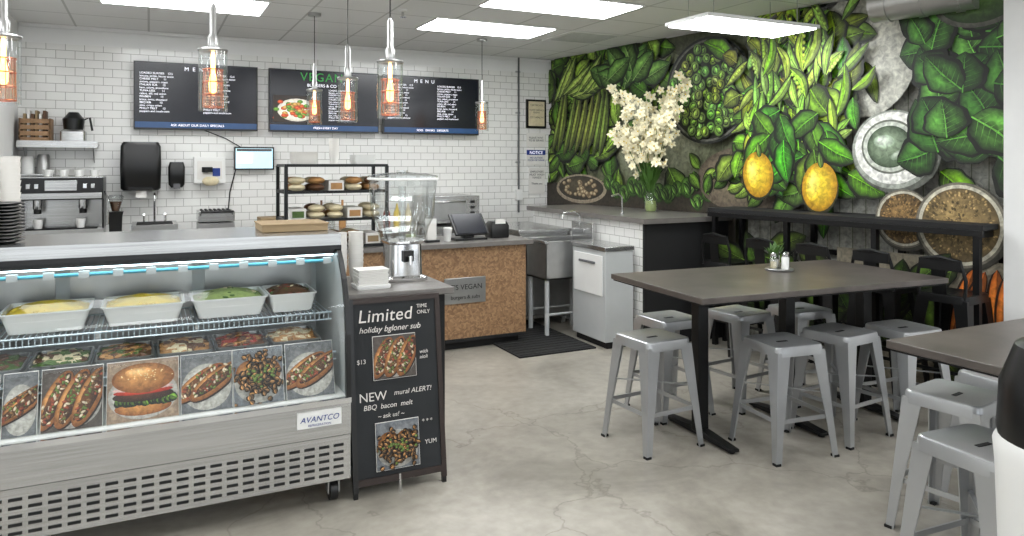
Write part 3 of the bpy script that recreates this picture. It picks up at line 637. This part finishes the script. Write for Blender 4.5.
def card(x0, x1, z0, z1, kind, y=3.50, lean=.06, name='food_photo_card'):
    b = B(name); b.add([(x0,y,z0),(x1,y,z0),(x1,y+lean,z1),(x0,y+lean,z1),(x0,y+.004,z0),(x1,y+.004,z0),(x1,y+lean+.004,z1),(x0,y+lean+.004,z1)],[(0,1,2,3),(4,7,6,5),(0,4,5,1),(3,2,6,7),(0,3,7,4),(1,5,6,2)],M_paper)
    o = b.done()
    v = Vector((0,lean,z1-z0)); H = v.length; v.normalize(); nn = Vector((0,-v.z,v.y))
    q = P('printed_picture',(x0+.002,y-.0006,z0+.002),(1,0,0),v,nn); w = x1-x0-.004; h = H-.004; q.clip=(0,w,0,h)
    bg = {0:((.34,.35,.36),(.55,.55,.55)),1:((.26,.23,.21),(.44,.41,.38)),2:((.50,.42,.35),(.76,.69,.60)),3:((.38,.40,.42),(.6,.6,.6))}[kind]
    q.rect(0,w,0,h,*bg)
    q.ball(w*.5,h*.42,w*.49,h*.40,(.60,.59,.56),(.84,.83,.80),n=30)
    bun=((.46,.27,.12),(.82,.58,.34))
    if kind == 2:
        q.ball(w*.5,h*.22,w*.40,h*.14,(.48,.27,.12),(.84,.60,.34)); 
        for i in range(18): q.leaf(w*(.10+.045*i),h*.36,R.uniform(-1.2,.2),w*.13,h*.11,(.2,.36,.08),(.5,.66,.22),None)
        q.ball(w*.5,h*.41,w*.43,h*.10,(.13,.07,.04),(.34,.19,.11)); q.ball(w*.5,h*.48,w*.42,h*.055,(.56,.12,.07),(.84,.30,.18)); q.ball(w*.5,h*.53,w*.43,h*.045,(.75,.62,.60),(.92,.82,.78))
        q.ball(w*.5,h*.70,w*.44,h*.25,*bun,hy=.4,n=30); q.ball(w*.44,h*.80,w*.2,h*.08,(.80,.56,.32),(.93,.76,.52),n=20)
        for i in range(34): q.ball(w*.5+R.gauss(0,w*.15),h*.77+R.gauss(0,h*.06),.0035,.0022,(.8,.68,.45),(.95,.88,.7),n=6)
    elif kind == 3:
        for k in range(2): q.ball(w*(.30+.4*k),h*.55,w*.26,h*.24,*bun,rot=-.3,n=22)
        for i in range(190):
            c = R.uniform(.45,.85); q.leaf(w*.5+R.gauss(0,w*.22),h*.48+R.gauss(0,h*.17),R.uniform(0,6.28),w*.11,h*.06,(c*.6,c*.42,c*.22),(c,c*.74,c*.46),None)
        for i in range(25): q.ball(w*.5+R.gauss(0,w*.15),h*.5+R.gauss(0,h*.12),.008,.006,(.2,.30,.10),(.5,.58,.28),n=7)
    else:
        for k in range(3 if kind==1 else 2):
            cx = w*(.22+.28*k) if kind==1 else w*(.36+.30*k); a = 1.15 if kind==1 else .6
            q.ball(cx+.004,h*.48,h*.50,w*.15+.012,(.12,.08,.06),(.2,.14,.1),rot=a,n=26)
            q.ball(cx,h*.5,h*.50,w*.14+.012,*bun,rot=a,n=26); q.ball(cx+.004,h*.52,h*.44,w*.085+.008,(.18,.10,.05),(.44,.26,.13),rot=a,n=22)
            for i in range(80):
                t = R.uniform(-.40,.40)*h; d = R.gauss(0,.011)
                q.ball(cx+t*math.cos(a)-d*math.sin(a),h*.52+t*math.sin(a)+d*math.cos(a),.010,.005,*R.choice((((.2,.28,.1),(.48,.56,.26)),((.42,.16,.1),(.66,.34,.22)),((.66,.6,.48),(.9,.84,.74)),((.2,.12,.07),(.42,.28,.18)),((.3,.2,.12),(.6,.44,.28)))),rot=R.random()*3,n=7)
    q.done(M_print,o)
for x0,x1,k in ((-.95,-.74,1),(-.73,-.53,0),(-.52,-.40,0),(-.39,-.17,1),(-.158,.118,2),(.124,.335,0),(.338,.555,3),(.565,.785,0)): card(x0,x1,.517,.755,k,3.46,.075)

b = B('cardboard_box'); b.box(.50,.82,3.78,4.05,1.257,1.29,M_card); b.box(.495,.825,3.775,4.055,1.29,1.297,M_card); b.done(bevel=.002)
b = B('black_plate_stack')
for i in range(12): b.lathe((-.575,3.80,1.257+i*.0145),[(.06,0),(.095,.012),(.093,.014),(.06,.004)],M_blackp,28)
b.done()
b = B('paper_cup_stack')
for px_,py_,n_ in ((-.575,4.08,11),(-.68,4.02,8)):
    for i in range(n_): b.lathe((px_,py_,1.257+i*.028),[(.028,0),(.042,.09),(.044,.094)],M_paper,16)
b.done()

# ---------------------------------------------------------------- side cabinet and chalkboard
b = B('side_cabinet'); b.box(.90,1.41,3.66,4.18,.08,.915,M_blackm); b.box(.93,1.38,3.70,4.15,0,.08,M_blackp); b.box(.865,1.44,3.60,4.22,.915,.95,M_counter)
b.box(1.411,1.42,3.68,4.16,.10,.90,M_darkwood); b.done(bevel=.004)
b = B('chalkboard_sign'); y0,y1,z0,z1 = 3.46,3.575,.04,.93
def cb(x0,x1,za,zb,off,th,m):
    f = lambda z: y0+(y1-y0)*(z-z0)/(z1-z0)+off
    b.add([(x0,f(za),za),(x1,f(za),za),(x1,f(zb),zb),(x0,f(zb),zb),(x0,f(za)+th,za),(x1,f(za)+th,za),(x1,f(zb)+th,zb),(x0,f(zb)+th,zb)],[(0,1,2,3),(4,7,6,5),(0,4,5,1),(3,2,6,7),(0,3,7,4),(1,5,6,2)],m)
cb(.885,1.325,.08,.91,0,.008,M_chalk)
cb(.87,.895,.03,.93,-.006,.02,M_blackp); cb(1.318,1.343,.03,.93,-.006,.02,M_darkwood); cb(.895,1.318,.905,.93,-.006,.02,M_darkwood); cb(.895,1.318,.055,.085,-.006,.02,M_darkwood)
b.box(.872,.893,3.455,3.475,0,.04,M_blackp); b.box(1.32,1.341,3.455,3.475,0,.04,M_blackp); b.tube([(1.10,3.452,0),(1.10,3.462,.085)],.006,M_chrome)
ch = b.done()
def ct(s, x, z, size, **k): text(ch, s, (x, y0+(y1-y0)*(z-z0)/(z1-z0)-.003, z), size, M_chw, rx=82.6, **k)
ct('Limited',.915,.815,.088,shear=.15,ch=1.05); ct('TIME',1.22,.865,.026); ct('ONLY',1.22,.835,.026); ct('holiday bgloner sub',.92,.765,.040,shear=.3)
ct('NEW',.91,.44,.060); ct('mural ALERT!',1.085,.455,.034,shear=.2); ct('BBQ  bacon  melt',.93,.40,.034,shear=.2); ct('~ ask us! ~',1.0,.355,.030,shear=.2); ct('with\naioli',1.225,.64,.026,shear=.2); ct('* * *',1.225,.30,.03); ct('YUM',1.235,.2,.030); ct('$13',.905,.62,.03)
def chcard(x0,x1,za,zb,k):
    f = lambda z: y0+(y1-y0)*(z-z0)/(z1-z0)-.006
    return card(x0,x1,za,zb,k,f(za),f(zb)-f(za),'chalkboard_photo')
chcard(.985,1.205,.535,.745,1); chcard(.985,1.205,.11,.335,3)
b = B('drink_dispenser'); c = (1.275,3.97,.95)
b.rr(c,[(.115,0),(.12,.01),(.12,.02),(.095,.03),(.090,.20),(.11,.22)],M_chrome,1,.35)
b.rr(c,[(.105,.22),(.125,.30),(.150,.36),(.16,.54),(.162,.56)],M_jar,1,.3,False,False); b.rr(c,[(.165,.56),(.165,.58),(.12,.59),(.02,.60)],M_jar,1,.3,False)
b.rr(c,[(.163,.555),(.168,.558),(.168,.566),(.163,.57)],M_plw,1,.3,False,False)
b.lathe((c[0],c[1],c[2]+.22),[(.02,0),(.02,.30)],M_jar,12); b.box(c[0]-.03,c[0]+.03,c[1]-.115,c[1]-.10,1.06,1.12,M_blackp); b.tube([(c[0],c[1]-.11,1.09),(c[0],c[1]-.15,1.09),(c[0],c[1]-.15,1.05)],.010,M_chrome); b.cyl((c[0],c[1],c[2]+.59),.03,.02,M_jar,14)
b.done()
b = B('napkin_dispenser'); b.rr((1.04,3.77,.95),[(.085,0),(.09,.01),(.09,.02)],M_plw,.8,.15)
for i in range(9): b.box(.96+.003*(i%2),1.115+.003*(i%3),3.71,3.83,.971+i*.009,.978+i*.009,M_paper)
b.done()
b = B('plastic_cup_stack')
for q in ((.93,4.0),(1.03,4.04)):
    for i in range(8): b.lathe((q[0],q[1],.95+i*.024),[(.03,0),(.042,.10),(.044,.102)],M_paper,16,True,False)
b.done()

# ---------------------------------------------------------------- tiled half-height counter by the sink
b = B('tiled_bar_counter'); b.prism([(3.85,5.22),(wX(5.22)-.02,5.22),(wX(7.25)-.02,7.25),(3.85,7.25)],0,1.075,M_tileY)
b.prism([(3.845,5.195),(wX(5.2)-.02,5.195),(wX(5.2)-.02,5.219),(3.845,5.219)],0,1.075,M_blackm)
b.prism([(3.80,5.14),(wX(5.14)-.02,5.14),(wX(7.32)-.02,7.32),(3.80,7.32)],1.075,1.12,M_counter); b.done()
b = B('stainless_undercounter_fridge'); b.box(3.22,3.78,6.33,7.24,.08,.92,M_steel); b.box(3.205,3.22,6.35,6.77,.12,.88,M_steel2); b.box(3.205,3.22,6.80,7.22,.12,.88,M_steel2)
for y in (6.74,6.83): b.tube([(3.19,y,.5),(3.19,y,.75)],.008,M_chrome)
b.box(3.23,3.77,6.322,6.3295,.12,.88,M_steel2)
b.box(3.19,3.785,6.31,7.26,.92,.95,M_steel)
for x in (3.27,3.74):
    for y in (6.4,7.18): b.cyl((x,y,0),.02,.08,M_steel2,10)
b.done(bevel=.004)
b = B('compartment_sink'); b.box(3.26,3.78,5.90,6.28,.52,.54,M_steel2)
b.box(3.26,3.275,5.90,6.28,.52,.88,M_steel2); b.box(3.765,3.78,5.90,6.28,.52,1.03,M_steel); b.box(3.26,3.78,5.90,5.915,.52,.88,M_steel2); b.box(3.26,3.78,6.265,6.28,.52,.88,M_steel2)
b.box(3.24,3.28,5.88,6.30,.86,.885,M_steel)
for x in (3.29,3.75):
    for y in (5.93,6.25): b.tube([(x,y,0),(x,y,.52)],.022,M_ppl,10)
for y in (5.93,6.25): b.tube([(3.29,y,.2),(3.75,y,.2)],.012,M_ppl,8)
b.tube([(3.74,6.09,1.0),(3.74,6.09,1.1),(3.68,6.09,1.14),(3.56,6.09,1.12),(3.54,6.09,1.06)],.010,M_chrome); b.box(3.73,3.78,6.0,6.18,.93,.97,M_chrome)
b.done(bevel=.003)
b = B('undercounter_ice_bin'); b.box(3.50,3.79,5.28,5.82,.06,.84,M_ppl); b.box(3.49,3.795,5.27,5.83,.84,.88,M_steel); b.box(3.49,3.50,5.32,5.78,.45,.80,M_plw); b.box(3.475,3.49,5.42,5.68,.72,.74,M_gtext)
b.box(3.53,3.77,5.3,5.8,0,.06,M_blackm); b.done(bevel=.006)
b = B('bar_sink_faucet'); b.cyl((4.0,5.75,1.12),.02,.02,M_chrome); b.tube([(4.0,5.75,1.12),(4.0,5.75,1.28),(3.96,5.75,1.31),(3.88,5.75,1.29)],.009,M_chrome); b.done()
b = B('rubber_floor_mat'); b.box(2.72,3.46,5.36,6.6,.001,.014,M_rug)
for i in range(16): b.box(2.74,3.44,5.39+i*.076,5.40+i*.076,.014,.018,M_rug)
b.done()
b = B('orchid_arrangement'); bx,by = 4.46,5.92
b.lathe((bx,by,1.122),[(.05,0),(.065,.03),(.06,.12),(.04,.18),(.05,.20)],M_jar,20); b.lathe((bx,by,1.124),[(.045,0),(.056,.03),(.05,.10)],M_lgrn,16)
def blossom(c, r):
    d = Vector((R.uniform(-1,-.2),R.uniform(-1,.2),R.uniform(-.4,.5))).normalized(); u = d.cross(Vector((0,0,1))).normalized(); v = d.cross(u); c = Vector(c)
    for k in range(5):
        a = 2*math.pi*k/5+R.random()*.3; q = u*math.cos(a)+v*math.sin(a); t = d.cross(q)
        pts = [c, c+q*r*.5+t*r*.34+d*r*.1, c+q*r*.95+t*r*.18+d*r*.2, c+q*r*1.05+d*r*.15, c+q*r*.95-t*r*.18+d*r*.2, c+q*r*.5-t*r*.34+d*r*.1, c+q*r*.55+d*r*.22]
        b.add(pts,[(0,1,6),(1,2,6),(2,3,6),(3,4,6),(4,5,6),(5,0,6)],M_petal)
    b.ell(c+d*r*.2,(r*.16,)*3,M_yel,6,4)
for k in range(14):
    a = 2*math.pi*k/14; sp = .34+.16*R.random(); ht = .62+.6*R.random()
    tip = Vector((bx+math.cos(a)*sp*.45-.06, by+math.sin(a)*sp*1.1, 1.2+ht)); base = Vector((bx,by,1.2)); mid = base.lerp(tip,.55)+Vector((0,0,.14))
    pts = [base*(1-t)**2+mid*2*t*(1-t)+tip*t*t for t in [i/10 for i in range(11)]]
    b.tube(pts,[.005-.0003*i for i in range(11)],M_stem,6)
    for i in range(4,11):
        for j in range(3): blossom(pts[i]+Vector((R.gauss(0,.03),R.gauss(0,.05),R.gauss(0,.035))), R.uniform(.035,.056))
        if i % 2: blossom(pts[i], .03)
for k in range(26):
    a = 2*math.pi*k/26; L_ = R.uniform(.18,.42); q = Vector((math.cos(a)*.5-.1,math.sin(a),0)); t = Vector((-q.y,q.x,0)); c0 = Vector((bx-.02,by,1.30)); 
    up = Vector((0,0,R.uniform(.6,1.6)))
    pts = [c0, c0+q*L_*.4*.6+up*L_*.45+t*.03, c0+q*L_*.75*.6+up*L_*.75+t*.02, c0+q*L_*.6+up*L_*.8, c0+q*L_*.75*.6+up*L_*.75-t*.02, c0+q*L_*.4*.6+up*L_*.45-t*.03]
    b.add(pts,[(0,1,5),(1,2,4,5),(2,3,4)],M_stem)
b.done()

# ---------------------------------------------------------------- wall bar
b = B('bar_ledge_table')
wbox(b,2.90,5.14,.01,.44,1.17,1.205,M_blackm); wbox(b,2.90,5.14,.425,.445,1.13,1.17,M_black)
for s in (2.95,3.68,4.41,5.09):
    wbox(b,s-.02,s+.02,.38,.42,0,1.17,M_black); wbox(b,s-.02,s+.02,.02,.38,1.12,1.165,M_black); wbox(b,s-.02,s+.02,.02,.06,0,1.12,M_black)
    wbox(b,s-.015,s+.015,.06,.38,.28,.31,M_black)
wbox(b,2.95,5.09,.385,.415,.27,.30,M_black); wbox(b,2.95,5.09,.02,.05,.86,.90,M_black)
b.done()

# ---------------------------------------------------------------- stools
def stool_mesh(name, H, m, back=False):
    b = B(name); k = H/.61
    b.rr((0,0,0),[(.02,H-.012),(.10,H-.010),(.135,H-.004),(.147,H),(.154,H-.004),(.157,H-.014),(.160,H-.055),(.155,H-.055),(.150,H-.02),(.05,H-.022)],m,1,.22)
    b.box(-.035,.035,-.009,.009,H-.0125,H-.0095,M_blackm)
    bw = .205 if H < .7 else .215
    for sx in (1,-1):
        for sy in (1,-1):
            rings = []
            for t in (0,.12,.4,.7,1):
                z = (H-.03)*(1-t); h = .157+(bw-.157)*t; w = .085-(.050*min(1,t*1.15)); th = .005
                ring = [(h,h),(h-w,h),(h-w,h-th),(h-th*3,h-th*1.5),(h-th*1.5,h-th*3),(h-th,h-w),(h,h-w)]
                rings.append([(sx*x,sy*y,z) for x,y in ring])
            b.loft(rings,m)
            b.box(sx*bw-.016-sx*.012,sx*bw+.016-sx*.012,sy*bw-.016-sy*.012,sy*bw+.016-sy*.012,0,.012,M_blackm)
    z = H*.36; h = .157+(bw-.157)*(1-z/H)-.012
    for sg in (1,-1): b.box(-h,h,sg*h-.004,sg*h+.004,z-.011,z+.011,m); b.box(sg*h-.004,sg*h+.004,-h,h,z-.011,z+.011,m)
    h2 = h*.95; z2 = z+.12
    b.bar((-h2,-h2,z2),(h2,h2,z2),.018,.004,m); b.bar((-h2,h2,z2+.004),(h2,-h2,z2+.004),.018,.004,m)
    if back:
        b.tube([(.145,-.14,H-.02),(.155,-.15,H+.10),(.165,-.12,H+.22),(.18,0,H+.24),(.165,.12,H+.22),(.155,.15,H+.10),(.145,.14,H-.02)],.012,m,8)
        b.bar((.15,-.01,H-.02),(.178,-.01,H+.23),.09,.004,m,up=(1,0,0))
        b.bar((.175,-.13,H+.19),(.175,.13,H+.19),.006,.07,m)
    return b.mesh((0,0,0))
sm = stool_mesh('metal_stool',.61,M_galv)
for x,y,r in ((2.60,3.44,.05),(3.19,3.03,-.12),(3.69,3.06,.1),(4.12,2.96,-.05),(3.02,3.82,.0),(3.56,3.76,.1),(4.02,3.66,-.1),(3.14,2.0,.15),(2.66,1.60,-.06),(3.62,2.06,0)):
    inst('metal_stool',sm,(x,y,0),r)
bm_ = stool_mesh('black_bar_stool',.76,M_black,True)
ang = math.atan2(-.9917,.1289)+math.pi/2
for s in (3.12,3.58,4.04,4.50,4.96):
    q = W(s,.40,0); inst('black_bar_stool',bm_,(q[0]-.03,q[1],0),ang+math.pi)

# ---------------------------------------------------------------- tables
def table(cx, cy, Lx, Ly, posts, rot=0):
    b = B('high_table'); H = .905
    b.box(-Lx/2,Lx/2,-Ly/2,Ly/2,H-.032,H,M_table); b.box(-Lx/2+.01,Lx/2-.01,-Ly/2+.01,Ly/2-.01,H-.042,H-.032,M_blackm)
    for x in posts:
        b.box(x-.035,x+.035,-.035,.035,.03,H-.05,M_black); b.box(x-.04,x+.04,-.30,.30,H-.062,H-.043,M_black)
        b.prismx([(-.31,.012),(-.31,.028),(-.06,.05),(.06,.05),(.31,.028),(.31,.012)],x-.032,x+.032,M_black)
        for y in (-.28,.28): b.cyl((x,y,0),.02,.014,M_blackm,10)
    me = b.mesh((0,0,0)); o = inst('high_table',me,(cx,cy,0),rot); m = o.modifiers.new('bevel','BEVEL'); m.width=.003; m.segments=2; m.limit_method='ANGLE'; return o
table(3.47,3.34,1.80,.93,(-.57,.08,.72),math.radians(-4))
table(3.48,1.47,1.76,.94,(-.45,.45),math.radians(0))
b = B('condiment_caddy'); cx,cy,z = 3.66,3.50,.906
b.lathe((cx,cy,z),[(.085,0),(.09,.01),(.085,.014)],M_steel2,24); b.tube([(cx,cy,z+.01),(cx,cy,z+.13)],.005,M_chrome)
for dx,dy,m in ((-.05,0,M_jar),(.05,-.01,M_jar),(0,-.05,M_plw)):
    b.lathe((cx+dx,cy+dy,z+.014),[(.024,0),(.024,.07),(.018,.08)],m,14); b.lathe((cx+dx,cy+dy,z+.094),[(.020,0),(.020,.018),(.010,.025)],M_chrome,14)
    b.lathe((cx+dx,cy+dy,z+.018),[(.020,0),(.020,.04)],M_cream if m==M_jar else M_plw,10)
for k in range(20):
    a = k*.7; q = Vector((math.cos(a),math.sin(a),0))*R.uniform(.04,.075); c0 = Vector((cx,cy+.04,z+.06)); t = Vector((-q.y,q.x,0))*.35; hh = R.uniform(.06,.13)
    b.add([c0,c0+q*.5+t+Vector((0,0,hh*.6)),c0+q+Vector((0,0,hh)),c0+q*.5-t+Vector((0,0,hh*.6))],[(0,1,2,3)],M_stem)
b.lathe((cx,cy+.04,z+.014),[(.02,0),(.028,.05)],M_plw,12)
b.done()
b = B('trash_can'); tx,ty = 2.155,1.04
b.lathe((tx,ty,0),[(.16,0),(.17,.02),(.195,.80),(.20,.86),(.19,.88)],M_plw,36); b.lathe((tx,ty,0),[(.188,.86),(.192,.90),(.186,1.02),(.15,1.12),(.08,1.165),(.02,1.17)],M_blackp,36)
b.box(tx-.10,tx+.10,ty-.20,ty-.17,.93,1.02,M_blackm); b.done()

# ---------------------------------------------------------------- camera
cam = bpy.data.cameras.new('camera'); co = bpy.data.objects.new('camera', cam); COL.objects.link(co)
co.location = (0,0,1.6); co.rotation_euler = (math.radians(90),0,math.radians(-26.3))
cam.sensor_width = 36; cam.lens = 25.84; cam.shift_y = -.1025; cam.clip_start = .05
scene.camera = co
w = bpy.data.worlds.new('world'); scene.world = w; w.use_nodes = True
w.node_tree.nodes['Background'].inputs[0].default_value = (.88,.94,1,1); w.node_tree.nodes['Background'].inputs[1].default_value = 2.6
scene.view_settings.view_transform = 'Standard'
